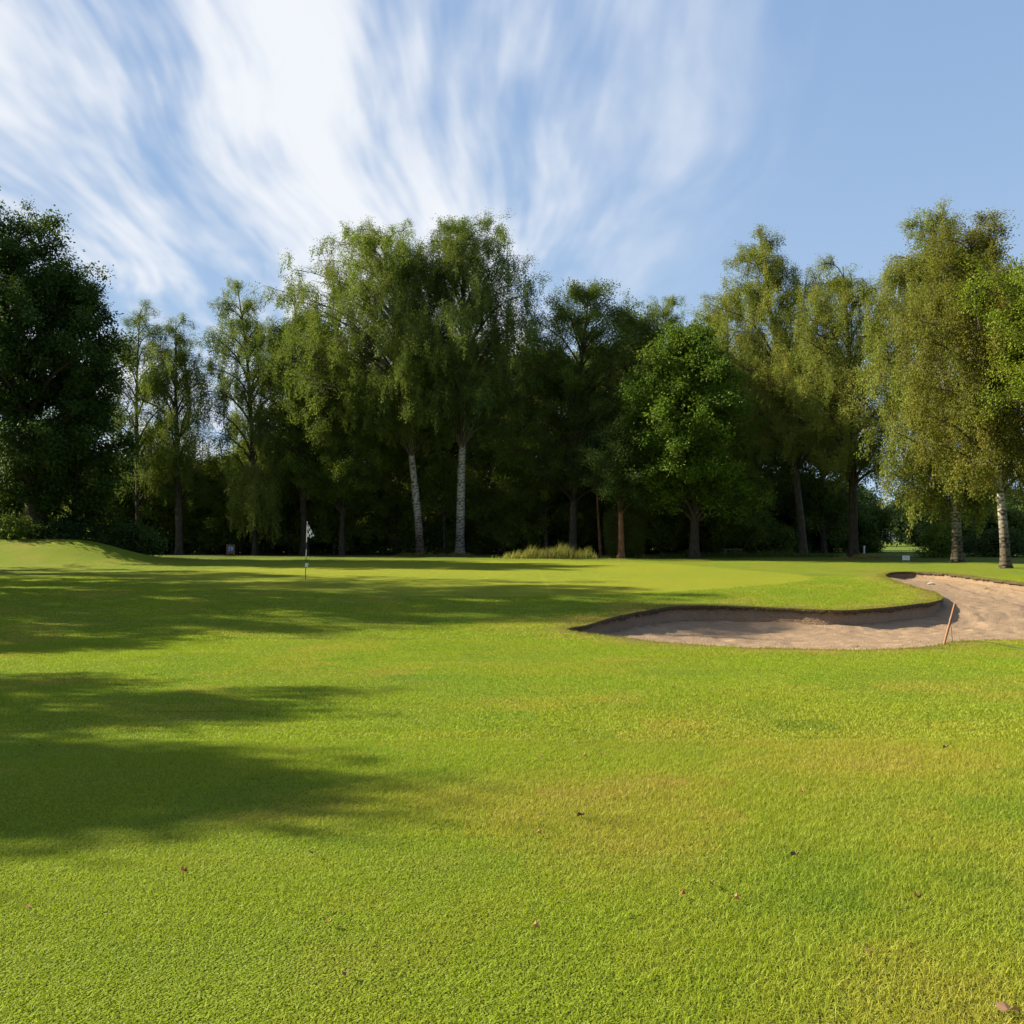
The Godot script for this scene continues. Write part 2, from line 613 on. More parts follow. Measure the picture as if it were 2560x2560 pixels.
func sand() -> void:
	var a := Acc.new()
	var col := func(x: float, d: float) -> Color:
		var v := 1.0 + 0.10 * n_mid.get_noise_2d(x, d) + 0.07 * n_fine.get_noise_2d(x, d)
		# one sand colour, its tone varied at random
		return Color(0.335 * v, 0.245 * v, 0.168 * v)
	cells(a, 0.5, 20.5, 16.5, 46.5, 0.125, true, true, sand_height, col, 0.22)
	structure("bunker_sand", a.mesh(), M.sand, "raked pale brown sand in the bunker")
	# the steep face of sand under the turf, and the dark cut edge of turf and soil above it
	var face := Acc.new()
	var cutting := Acc.new()
	rim_strip(face, 7, 1)
	rim_strip(cutting, 4, 0)
	var backing := Acc.new()
	rim_strip(backing, 3, 2)
	structure("bunker_face", face.mesh(), M.sand, "steep shaded sand face under the lip of the bunker")
	structure("bunker_bank", backing.mesh(), M.soil, "soil bank behind the sand face of the bunker")
	structure("bunker_edge", cutting.mesh(), M.soil, "dark cut soil edge under the turf round the bunker")

func rim_strip(a: Acc, rows: int, what: int) -> void:
	a.smooth = true
	var k := bunker.size()
	var line := PackedVector2Array()
	var inward := PackedVector2Array()
	var lip := PackedFloat32Array()
	var high := PackedFloat32Array()
	for j in k:
		var p := bunker[j]
		var q := bunker[(j + 1) % k]
		var before := bunker[(j + k - 1) % k]
		var after := bunker[(j + 2) % k]
		var n0 := Vector2(q.y - before.y, before.x - q.x).normalized()
		var n1 := Vector2(after.y - p.y, p.x - after.x).normalized()
		var parts := maxi(1, int(p.distance_to(q) / 0.07))
		for m in parts:
			var t := float(m) / parts
			line.push_back(p.lerp(q, t))
			inward.push_back(n0.lerp(n1, t).normalized())
			lip.push_back(lerpf(bunker_lip[j], bunker_lip[(j + 1) % k], t))
			high.push_back(lerpf(bunker_face[j], bunker_face[(j + 1) % k], t))
	if not Geometry2D.is_point_in_polygon(line[40] + inward[40] * 0.2, bunker):
		for j in inward.size():
			inward[j] = -inward[j]
	var count := line.size()
	for j in count:
		var p := line[j]
		var top := land(p.x, p.y)
		var rag := n_fine.get_noise_2d(p.x * 4.0, p.y * 4.0)
		var cut := lip[j] * (0.85 + 0.9 * rag + 0.8 * n_mid.get_noise_2d(p.x * 2.0, p.y * 2.0 + 31.0)) + 0.025
		for m in rows:
			var t := float(m) / (rows - 1)
			var q: Vector2
			var y: float
			var col: Color
			if what == 2:
				q = p - inward[j] * 0.13
				y = top - 0.01 - 0.85 * t
				col = Color(0.10, 0.07, 0.042)
			elif what == 1:
				var lump := n_fine.get_noise_3d(p.x * 3.0, t * 1.5, p.y * 3.0)
				q = p + inward[j] * (-0.09 + t * (high[j] * 0.16 + 0.03) + 0.035 * lump * high[j] / 0.4 * sin(PI * minf(t + 0.15, 1.0)))
				y = top - lip[j] * 0.7 - t * (high[j] + 0.35 * lip[j] + 0.14)
				var v := 0.93 + 0.10 * n_mid.get_noise_2d(p.x, p.y) + 0.10 * lump
				col = Color(0.31 * v, 0.225 * v, 0.155 * v)
			else:
				q = p + inward[j] * (0.012 * sin(t * PI) * (1.0 + rag) - 0.01 * t)
				y = top - cut * t
				var v := 0.85 + 0.4 * n_fine.get_noise_3d(p.x * 6.0, t * 2.0, p.y * 6.0)
				col = Color(0.095 * v, 0.065 * v, 0.038 * v)
			a.v.push_back(Vector3(q.x, y, -q.y))
			a.c.push_back(col)
			a.n.push_back(Vector3.ZERO)
	for j in count:
		for m in rows - 1:
			var p0 := j * rows + m
			var p1 := ((j + 1) % count) * rows + m
			var nrm := (a.v[p1] - a.v[p0]).cross(a.v[p0 + 1] - a.v[p0])
			var towards := Vector3(inward[j].x, 0.3, -inward[j].y)
			var flip := nrm.dot(towards) < 0.0
			if flip:
				nrm = -nrm
			for q in [p0, p1, p0 + 1, p1 + 1]:
				a.n[q] += nrm
			# front faces run clockwise
			if flip:
				a.i.append_array(PackedInt32Array([p0, p1, p1 + 1, p0, p1 + 1, p0 + 1]))
			else:
				a.i.append_array(PackedInt32Array([p0, p1 + 1, p1, p0, p0 + 1, p1 + 1]))
	for j in a.n.size():
		a.n[j] = a.n[j].normalized()


# ------------------------------------------------------------------ foliage pieces

func leaf(a: Acc, at: Vector3, along: Vector3, side: Vector3, length: float, wide: float, col: Color) -> void:
	var up := along.cross(side) * (wide * 0.22)
	var mid := at + along * (length * 0.45)
	var k := a.v.size()
	a.v.push_back(at)
	a.v.push_back(mid + side * (wide * 0.5) + up)
	a.v.push_back(at + along * length)
	a.v.push_back(mid - side * (wide * 0.5) + up)
	for s in 4:
		a.c.push_back(col)
	a.i.append_array(PackedInt32Array([k, k + 1, k + 2, k, k + 2, k + 3]))

func unit(r: RandomNumberGenerator) -> Vector3:
	return Vector3(r.randfn(), r.randfn(), r.randfn()).normalized()

func leaf_shapes() -> void:
	var r := RandomNumberGenerator.new()
	r.seed = 77
	# hanging birch twigs, 1.2 m long
	for s in 6:
		var a := Acc.new()
		var bend := Vector3(r.randf_range(-0.25, 0.25), 0, r.randf_range(-0.25, 0.25))
		var last := Vector3.ZERO
		var n := 60
		for k in n:
			var t := (k + r.randf()) / n
			var p := Vector3(0, -1.2 * t, 0) + bend * t * t + Vector3(0.05 * sin(t * 9.0 + s), 0, 0.05 * cos(t * 7.0 + s))
			p += Vector3(r.randfn(), r.randfn() * 0.4, r.randfn()) * 0.16 * (1.0 - 0.62 * t)
			var along := (Vector3(0, -0.8, 0) + unit(r) * 0.9).normalized()
			var side := along.cross(unit(r)).normalized()
			var v := r.randf_range(0.75, 1.25)
			leaf(a, p, along, side, r.randf_range(0.080, 0.125), r.randf_range(0.058, 0.092), Color(v * r.randf_range(0.92, 1.12), v, v * r.randf_range(0.7, 1.2)))
		for k in 6:
			var t := (k + 1) / 6.0
			var p := Vector3(0, -1.2 * t, 0) + bend * t * t
			var w := 0.006
			a.quad(last + Vector3(w, 0, 0), last - Vector3(w, 0, 0), p - Vector3(w, 0, 0), p + Vector3(w, 0, 0), Color(0.9, 0.5, 0.7))
			last = p
		strand_meshes.append(a.mesh())
	for s in 3:
		strand_meshes.append(spray(r, 62, 0.40, 0.36, 0.100, 0.074))
	# leafy shoots of broad-leaved trees, about a metre across
	for s in 5:
		spray_meshes.append(spray(r, 52, 0.50, 0.34, 0.17, 0.13))
	for s in 4:
		fine_spray_meshes.append(spray(r, 64, 0.42, 0.30, 0.11, 0.08))
	for s in 3:
		scale_spray_meshes.append(spray(r, 90, 0.22, 0.22, 0.07, 0.03))

func spray(r: RandomNumberGenerator, n: int, wide: float, high: float, length: float, across: float) -> ArrayMesh:
	var a := Acc.new()
	for k in n:
		var p := Vector3(r.randfn() * wide * 0.55, r.randfn() * high * 0.55, r.randfn() * wide * 0.55)
		var out := (p.normalized() + unit(r) * 0.9 + Vector3(0, -0.25, 0)).normalized()
		var face := (Vector3(0, 1.1, 0) + p.normalized() * 0.5 + unit(r) * 0.7).normalized()
		var side := out.cross(face).normalized()
		var v := r.randf_range(0.75, 1.25)
		leaf(a, p, out, side, length * r.randf_range(0.7, 1.25), across * r.randf_range(0.7, 1.2), Color(v * r.randf_range(0.92, 1.1), v, v * r.randf_range(0.75, 1.15)))
	return a.mesh()

func bezier(a: Vector3, b: Vector3, c: Vector3, t: float) -> Vector3:
	return a.lerp(b, t).lerp(b.lerp(c, t), t)

# One tree. o holds: x, d, h (height), cb (where the crown begins), r (crown radius), tr (trunk radius), lean (shift of the top, metres),
# limbs, kind ("birch" | "broad" | "fine"), tint (leaf colour), bark, shape ("column" | "dome" | "wide"), thick (share of leaves), cx (shift of the crown)
func tree(called: String, label: String, o: Dictionary, group := "") -> Node3D:
	var r := RandomNumberGenerator.new()
	r.seed = hash(Vector3(o.x, o.d, o.h))
	var x: float = o.x
	var d: float = o.d
	var h: float = o.h
	var cb: float = o.cb
	var rad: float = o.r
	var tr: float = o.get("tr", 0.012 * h)
	var lean: Vector2 = o.get("lean", Vector2.ZERO)
	var kind: String = o.get("kind", "birch")
	var birch := kind == "birch"
	var thick: float = o.get("thick", 1.0)
	var limbs: int = int(o.get("limbs", 30))
	var tint: Vector3 = o.tint
	var root := thing(called, label, "tree", pos(x, d, -0.05), group)
	var wob := Vector2(r.randf() * 10.0, r.randf() * 10.0)
	var stem := func(y: float) -> Vector3:
		var t := y / h
		var wv := 0.010 * h
		return Vector3(lean.x * t * (0.5 + 0.5 * t) + wv * (sin(t * 5.0 + wob.x) - sin(wob.x)) * t, y, lean.y * t + wv * (sin(t * 4.3 + wob.y) - sin(wob.y)) * t)
	# trunk
	var bark: String = o.get("bark", "dark")
	var a := Acc.new()
	var pts := PackedVector3Array()
	var rr := PackedFloat32Array()
	var cc := PackedColorArray()
	var rings := 26
	for k in rings + 1:
		var t := pow(float(k) / rings, 1.25) * 0.97
		pts.push_back(stem.call(t * h))
		var flare := 1.0 + 0.6 * exp(-t * h / 0.30)
		rr.push_back(tr * (flare * pow(1.0 - t, 0.8) + 0.02))
		var col: Color = {"white": Color(0.40, 0.37, 0.32), "grey": Color(0.12, 0.10, 0.078), "dark": Color(0.085, 0.068, 0.050), "red": Color(0.26, 0.13, 0.075)}[bark]
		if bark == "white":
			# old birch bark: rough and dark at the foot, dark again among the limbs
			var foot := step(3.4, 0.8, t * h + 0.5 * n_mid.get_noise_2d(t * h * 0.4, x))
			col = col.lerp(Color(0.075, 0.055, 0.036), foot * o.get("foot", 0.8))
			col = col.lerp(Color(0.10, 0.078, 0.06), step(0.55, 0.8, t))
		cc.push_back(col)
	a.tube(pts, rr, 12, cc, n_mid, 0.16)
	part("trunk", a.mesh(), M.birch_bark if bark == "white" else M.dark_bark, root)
	# limbs and what hangs on them
	var b := Acc.new()
	var hang: Array = []
	var sets: Array = strand_meshes if birch else (spray_meshes if kind == "broad" else fine_spray_meshes)
	for s in sets.size():
		hang.append([[] as Array[Transform3D], PackedColorArray()])
	var bark_col := Color(0.10, 0.08, 0.062) if bark != "white" else Color(0.16, 0.125, 0.10)
	var shape: String = o.get("shape", "column")
	var shift: Vector2 = o.get("cx", Vector2.ZERO)
	for i in limbs:
		var t := (i + r.randf_range(0.1, 0.9)) / limbs
		t = pow(t, 0.85)
		var prof := 0.0
		if shape == "column":
			prof = pow(sin(PI * clampf(0.16 + 0.80 * t, 0.0, 1.0)), 0.65 if t < 0.45 else 0.85)
			prof = maxf(prof, 0.34 * step(0.60, 0.75, t))
		elif shape == "dome":
			prof = pow(maxf(0.0, 1.0 - pow(absf(t - 0.38) / (0.62 if t > 0.38 else 0.62), 2.2)), 0.6)
		else:
			prof = pow(maxf(0.0, 1.0 - pow(absf(t - 0.52) / 0.55, 2.4)), 0.55)
		var az := i * 2.39996 + r.randf_range(-0.5, 0.5)
		var out := Vector3(cos(az), 0, sin(az))
		var reach := rad * (prof * r.randf_range(0.62, 1.08) + 0.04)
		var y := cb + t * (h - cb) * (r.randf_range(0.93, 1.035) if birch else r.randf_range(0.97, 1.02))
		var centre: Vector3 = stem.call(minf(y, h * 0.98))
		var sh := Vector3(shift.x, 0, shift.y) * sin(PI * clampf(t, 0, 1))
		var tip := centre + out * reach + sh
		tip.y = y
		var ya := clampf(y - reach * (1.0 if birch else 0.75) * r.randf_range(0.7, 1.15), cb * 0.72, h * 0.93)
		var from: Vector3 = stem.call(ya)
		var mid := from + out * reach * 0.30 + sh * 0.4 + Vector3(0, (y - ya) * 0.85, 0)
		if birch:
			tip.y -= reach * (0.08 + 0.35 * step(0.75, 1.0, t))
		var lp := PackedVector3Array()
		var lr := PackedFloat32Array()
		var lc := PackedColorArray()
		var r0 := tr * 0.42 * pow(1.0 - ya / h, 0.6) + 0.015
		for k in 7:
			lp.push_back(bezier(from, mid, tip, k / 6.0) + unit(r) * reach * 0.03 * (k / 6.0))
			lr.push_back(lerpf(r0, 0.012, k / 6.0))
			lc.push_back(bark_col)
		b.tube(lp, lr, 5, lc)
		var shoots := int((5 + rad * 0.5) * thick * (1.0 - (0.5 if birch else 0.2) * step(0.78, 1.0, t)) + r.randf())
		for k in shoots:
			var s := lerpf(0.30, 1.0, (k + r.randf()) / shoots)
			var p := bezier(from, mid, tip, s)
			var tangent := (bezier(from, mid, tip, minf(s + 0.05, 1.0)) - bezier(from, mid, tip, s - 0.05)).normalized()
			var dir := (tangent * 0.7 + unit(r) * 0.9 + Vector3(0, 0.25, 0)).normalized()
			var len := (0.45 + 0.26 * reach) * r.randf_range(0.6, 1.25)
			var end := p + dir * len
			var knee := p + dir * len * 0.5 + Vector3(0, len * 0.22, 0)
			b.tube(PackedVector3Array([p, knee, end]), PackedFloat32Array([0.022, 0.014, 0.006]), 3, PackedColorArray([bark_col, bark_col, bark_col]))
			var shade := 1.0 + r.randf_range(-0.14, 0.14)
			var warm := r.randf_range(-0.06, 0.10)
			var per := 6 if birch else 4
			for m in per:
				var q := bezier(p, knee, end, lerpf(0.25, 1.05, (m + r.randf()) / per))
				var v := r.randi() % sets.size()
				var bas := Basis(Vector3.UP, r.randf() * TAU)
				var sc := r.randf_range(0.6, 1.2)
				if birch:
					bas = Basis(Vector3(cos(az + PI / 2), 0, sin(az + PI / 2)), r.randf_range(-0.05, 0.30)) * bas
					var long: float = o.get("droop", 1.0) * r.randf_range(0.55, 1.25) * (0.45 + 0.55 * step(0.0, 0.35, 1.0 - t) )
					bas = bas.scaled_local(Vector3(sc, maxf(long, 0.35), sc))
					q += Vector3(r.randfn(), r.randfn(), r.randfn()) * 0.12
				else:
					bas = Basis(unit(r), r.randf_range(-0.5, 0.5)) * bas
					bas = bas.scaled_local(Vector3(sc, sc, sc) * o.get("leafy", 1.0))
					q += unit(r) * r.randf() * 0.3
				hang[v][0].append(Transform3D(bas, q))
				hang[v][1].push_back(Color(tint.x * (shade + warm), tint.y * shade, tint.z * shade))
	part("limbs", b.mesh(), M.dark_bark, root)
	var crown := Node3D.new()
	crown.name = "crown"
	root.add_child(crown)
	for s in sets.size():
		scatter("foliage", sets[s], M.birch_leaf if birch else M.broad_leaf, hang[s][0], hang[s][1], crown)
	return root

func trees() -> void:
	var bg := Vector3(0.152, 0.212, 0.042)      # birch leaves
	var by := Vector3(0.190, 0.230, 0.052)      # yellower birch leaves
	var bd := Vector3(0.116, 0.172, 0.042)      # darker birch leaves
	var wd := Vector3(0.048, 0.092, 0.020)      # dark broad leaves
	var wg := Vector3(0.110, 0.160, 0.024)      # middle green broad leaves
	var wb := Vector3(0.155, 0.215, 0.022)      # bright broad leaves
	var side := "tall trees at the side of the green"
	# left
	tree("sycamore_tree", "tall dark leafy tree reaching the top of the left edge of the trees", {x = -29.8, d = 36.0, h = 20.8, cb = 5.0, r = 9.0, tr = 0.42, limbs = 70, kind = "broad", tint = wd, shape = "dome", thick = 0.85})
	tree("sycamore_tree", "dark leafy tree with a thick brown trunk behind the grass mound", {x = -26.9, d = 58.5, h = 19.6, cb = 2.8, r = 5.4, tr = 0.62, lean = Vector2(-4.0, 0), limbs = 76, kind = "broad", tint = wd, shape = "wide", bark = "grey", thick = 1.1})
	tree("maple_tree", "rounded dark tree between the mound and the first slender birch", {x = -25.3, d = 59.5, h = 15.8, cb = 2.0, r = 3.2, tr = 0.25, limbs = 50, kind = "broad", tint = Vector3(0.050, 0.092, 0.018), shape = "dome"})
	tree("birch_tree", "slender open birch next to the dark trees at the mound", {x = -26.2, d = 72.0, h = 18.0, cb = 4.5, r = 3.4, tr = 0.20, limbs = 30, tint = bd, thick = 0.85, bark = "dark"})
	tree("birch_tree", "birch with a pale leaning trunk left of the notice board", {x = -23.3, d = 72.0, h = 17.0, cb = 4.6, r = 3.3, tr = 0.26, limbs = 36, tint = bg, thick = 0.95, bark = "grey", lean = Vector2(-0.4, 0)})
	tree("birch_tree", "tall birch with a lit rounded top behind the notice board", {x = -18.3, d = 73.5, h = 19.9, cb = 4.6, r = 3.5, tr = 0.26, limbs = 42, tint = bg, bark = "dark", lean = Vector2(-1.8, 0)})
	tree("birch_tree", "small weeping birch right of the notice board", {x = -17.4, d = 69.5, h = 6.2, cb = 2.8, r = 1.7, tr = 0.14, limbs = 16, tint = by, droop = 1.2, bark = "dark"})
	tree("birch_tree", "birch with fanned dark branches behind the flag", {x = -14.4, d = 71.5, h = 18.9, cb = 5.6, r = 3.8, tr = 0.28, limbs = 38, tint = bd, thick = 0.85, bark = "dark", lean = Vector2(-0.9, 0)})
	tree("birch_tree", "big birch with a white trunk leaning left in the middle of the row", {x = -6.2, d = 70.0, h = 23.4, cb = 9.2, r = 6.8, tr = 0.28, limbs = 92, tint = bg, bark = "white", foot = 0.9, lean = Vector2(-3.4, 0), cx = Vector2(-2.2, 0)})
	tree("birch_tree", "tallest birch with an upright white trunk beside the leaning one", {x = -3.5, d = 69.5, h = 23.8, cb = 9.8, r = 5.6, tr = 0.31, limbs = 84, tint = bd, bark = "white", foot = 0.6, lean = Vector2(0.1, 0), droop = 1.1})
	tree("lime_tree", "low broad tree with sunlit leaves left of the white birch trunks", {x = -11.6, d = 70.2, h = 12.8, cb = 3.8, r = 4.2, tr = 0.18, limbs = 48, kind = "fine", tint = wg, shape = "wide", thick = 1.1})
	tree("sapling_tree", "small bright tree between the two white birch trunks", {x = -4.7, d = 71.5, h = 6.6, cb = 3.0, r = 1.6, tr = 0.08, limbs = 10, kind = "broad", tint = wg, shape = "dome", leafy = 0.75})
	tree("alder_tree", "broad dark tree with a pale forked trunk behind the long grass", {x = 4.2, d = 71.0, h = 18.6, cb = 5.0, r = 5.4, tr = 0.30, limbs = 74, kind = "fine", tint = Vector3(0.100, 0.150, 0.028), shape = "dome", bark = "grey", lean = Vector2(1.0, 0)})
	tree("alder_tree", "thin dark tree with lit twigs left of the pale forked trunk", {x = 2.4, d = 72.5, h = 14.5, cb = 3.2, r = 3.4, tr = 0.16, limbs = 38, kind = "fine", tint = Vector3(0.100, 0.145, 0.026), shape = "dome"})
	tree("oak_tree", "bright green rounded oak right of the reddish trunk and the clipped yew", {x = 11.1, d = 62.5, h = 13.8, cb = 3.0, r = 4.2, tr = 0.30, limbs = 64, kind = "broad", tint = Vector3(0.090, 0.155, 0.018), shape = "dome", cx = Vector2(-0.8, 0)})
	tree("birch_tree", "light green birch top showing behind the oak", {x = 12.4, d = 82.0, h = 20.9, cb = 7.0, r = 4.4, tr = 0.26, limbs = 48, tint = bg, bark = "grey"})
	tree("birch_tree", "round topped birch between the oak and the tall right birches", {x = 16.2, d = 78.0, h = 20.5, cb = 6.0, r = 4.4, tr = 0.26, limbs = 52, tint = by, bark = "grey"})
	tree("birch_tree", "tall birch with a sunlit leaning trunk above the end of the green", {x = 19.6, d = 69.0, h = 22.0, cb = 7.5, r = 4.6, tr = 0.26, limbs = 62, tint = by, bark = "grey", lean = Vector2(-3.0, 0)})
	tree("birch_tree", "olive birch with a dark forked trunk left of the far gap", {x = 21.3, d = 64.0, h = 18.8, cb = 6.0, r = 4.5, tr = 0.29, limbs = 60, tint = by, bark = "dark", lean = Vector2(-0.6, 0)})
	tree("birch_tree", "tallest weeping birch on the right with a curved white trunk", {x = 24.3, d = 56.0, h = 19.4, cb = 3.6, r = 4.3, tr = 0.27, limbs = 84, tint = by, bark = "white", foot = 0.9, lean = Vector2(-1.2, 0), droop = 1.3})
	tree("birch_tree", "nearest birch with a white trunk by the right edge of the green", {x = 22.6, d = 47.0, h = 16.4, cb = 4.6, r = 3.4, tr = 0.21, limbs = 56, tint = Vector3(0.15, 0.165, 0.032), bark = "white", foot = 0.9, lean = Vector2(-1.6, 0), droop = 1.1})
	tree("maple_tree", "bright green tree cut off by the right edge of the picture", {x = 23.4, d = 42.0, h = 13.8, cb = 6.4, r = 3.8, tr = 0.2, limbs = 48, kind = "fine", tint = wb, shape = "wide"})
	tree("cherry_tree", "small tree with a reddish lit trunk in front of the clipped yew", {x = 6.6, d = 62.0, h = 7.6, cb = 3.6, r = 2.0, tr = 0.19, limbs = 20, kind = "fine", tint = Vector3(0.060, 0.096, 0.022), shape = "dome", bark = "red"})
	tree("cherry_tree", "thin leaning reddish trunk left of the clipped yew", {x = 5.7, d = 66.0, h = 7.5, cb = 4.6, r = 1.4, tr = 0.10, limbs = 12, kind = "fine", tint = Vector3(0.04, 0.07, 0.018), shape = "dome", bark = "red", lean = Vector2(-0.6, 0)})
	tree("beech_tree", "stout grey trunk behind the right side of the clipped yew", {x = 8.9, d = 73.0, h = 17.0, cb = 4.2, r = 4.6, tr = 0.40, limbs = 50, kind = "fine", tint = Vector3(0.085, 0.130, 0.026), shape = "dome", bark = "grey"})
	# the wood behind the row
	var wood := "dark trees of the wood behind the birch row"
	var r := RandomNumberGenerator.new()
	r.seed = 5150
	for k in 16:
		var x := -14.5 + k * 2.4 + r.randf_range(-0.8, 0.8)
		var dd := 80.0 + (k % 3) * 6.0 + r.randf_range(-1.5, 1.5)
		tree("wood_tree", "dark tree of the wood seen between the trunks of the front row", {x = x * dd / 71.0, d = dd, h = r.randf_range(15.5, 18.5), cb = 1.6, r = r.randf_range(3.8, 4.8), tr = 0.24, limbs = 46, kind = "broad", tint = Vector3(0.105, 0.155, 0.032), shape = "wide", leafy = 1.15, thick = 0.8}, wood)
	# low trees under the open birches on the left
	for k in 10:
		var x := -31.5 + k * 2.1 + r.randf_range(-0.7, 0.7)
		tree("thicket_tree", "low dark thicket tree under the open birches on the left", {x = x * 1.09, d = 78.0 + r.randf_range(-2, 3), h = r.randf_range(6.0, 9.5), cb = 0.4, r = r.randf_range(2.4, 3.2), tr = 0.12, limbs = 30, kind = "broad", tint = Vector3(0.110, 0.160, 0.030), shape = "wide", leafy = 1.1}, "low trees of the thicket on the left")
	# beyond the gaps on the right
	for k in [0, 1, 2, 5, 6, 7]:
		var x: float = 18.5 + k * 2.5 + r.randf_range(-0.6, 0.6)
		tree("thicket_tree", "low green tree beyond the open trunks on the right", {x = x * 1.22, d = 88.0 + r.randf_range(-3, 6), h = r.randf_range(5.0, 8.0) if k < 2 else r.randf_range(2.2, 3.6), cb = 0.2, r = r.randf_range(2.4, 3.2), tr = 0.12, limbs = 28, kind = "broad", tint = Vector3(0.085, 0.130, 0.026), shape = "wide", leafy = 1.1}, "low trees beyond the gap on the right")
	for k in 9:
		var x := 42.0 + k * 8.0
		tree("distant_tree", "rounded tree far beyond the gap between the right birches", {x = x, d = 150.0 + r.randf_range(0, 40), h = r.randf_range(8.0, 13.0), cb = 0.8, r = r.randf_range(5.0, 6.5), tr = 0.3, limbs = 30, kind = "broad", tint = Vector3(0.060, 0.100, 0.035), shape = "wide", leafy = 2.0}, "far trees beyond the course")
	for k in 11:
		tree("thicket_tree", "low dark tree at the back of the wood behind the birch row", {x = -26.0 + k * 5.4, d = 101.0 + r.randf_range(-2, 3), h = r.randf_range(6.5, 9.0), cb = 0.2, r = r.randf_range(3.6, 4.4), tr = 0.12, limbs = 26, kind = "broad", tint = Vector3(0.060, 0.095, 0.022), shape = "wide", leafy = 1.6}, "low trees at the back of the wood")
	tree("thicket_tree", "leafy thicket tree behind the left end of the mound", {x = -31.5, d = 63.0, h = 7.0, cb = 0.6, r = 3.4, tr = 0.12, limbs = 34, kind = "broad", tint = Vector3(0.085, 0.135, 0.024), shape = "wide"})
	# hazels in the shade between the trunks
	for q in [[-29.0, 74.5, 6.5], [-24.8, 75.0, 7.5], [-20.6, 74.6, 6.0], [-16.2, 74.8, 8.0], [-12.8, 73.8, 6.0], [-8.4, 74.6, 8.5], [-1.0, 74.8, 8.0], [0.8, 73.6, 6.0], [6.9, 75.2, 9.0], [10.4, 71.6, 6.5], [13.6, 73.0, 7.0], [16.4, 72.4, 5.5]]:
		tree("hazel_tree", "low leafy hazel in the shade between the trunks of the front row", {x = q[0], d = q[1], h = q[2], cb = 0.9, r = 0.36 * q[2], tr = 0.07, limbs = 26, kind = "broad", tint = Vector3(0.135, 0.185, 0.034), shape = "wide", leafy = 0.85, thick = 0.9}, "hazels between the trunks")
	# trees beside the fairway whose shade lies across the grass
	var shade := "trees beside the fairway on the left"
	for q in [[-33.0, 47.0, 15.5, 4.6], [-28.5, 28.5, 15.0, 4.8], [-21.0, 15.0, 12.0, 2.9], [-20.2, 11.2, 12.2, 2.4], [-24.0, 22.5, 10.5, 3.0]]:
		tree("fairway_tree", "leafy tree beside the fairway out of the picture on the left", {x = q[0], d = q[1], h = q[2], cb = 2.4, r = q[3], tr = 0.3, limbs = 30, kind = "broad", tint = wd, shape = "dome", thick = 0.7}, shade)


# ------------------------------------------------------------------ bushes, hedge and long grass

func bush(called: String, label: String, x: float, d: float, wide: float, high: float, n: int, tint: Vector3, leafy: float, group := "") -> Node3D:
	var r := RandomNumberGenerator.new()
	r.seed = hash(Vector3(x, d, wide))
	var root := thing(called, label, "bush", pos(x, d, -0.03), group)
	var b := Acc.new()
	var hang: Array = []
	for s in spray_meshes.size():
		hang.append([[] as Array[Transform3D], PackedColorArray()])
	for k in n:
		var az := r.randf() * TAU
		var up := pow(r.randf(), 0.8)
		var out := wide * sqrt(r.randf()) * sqrt(maxf(0.05, 1.0 - up * up * 0.9))
		var tip := Vector3(cos(az) * out, high * up * r.randf_range(0.85, 1.05) + 0.08, sin(az) * out * 0.8)
		var foot := Vector3(tip.x * 0.25, 0, tip.z * 0.25)
		if k % 3 == 0:
			b.tube(PackedVector3Array([foot, foot.lerp(tip, 0.5) + Vector3(0, 0.1, 0), tip]), PackedFloat32Array([0.03, 0.02, 0.006]), 4, PackedColorArray([Color(0.08, 0.06, 0.04), Color(0.08, 0.06, 0.04), Color(0.08, 0.06, 0.04)]))
		var v := r.randi() % hang.size()
		var sc := leafy * r.randf_range(0.7, 1.2)
		hang[v][0].append(Transform3D((Basis(unit(r), r.randf_range(-0.6, 0.6)) * Basis(Vector3.UP, r.randf() * TAU)).scaled_local(Vector3(sc, sc, sc)), tip))
		var g := r.randf_range(0.82, 1.18)
		hang[v][1].push_back(Color(tint.x * g, tint.y * g, tint.z * g))
	part("stems", b.mesh(), M.dark_bark, root)
	for s in hang.size():
		scatter("foliage", spray_meshes[s], M.broad_leaf, hang[s][0], hang[s][1], root)
	return root

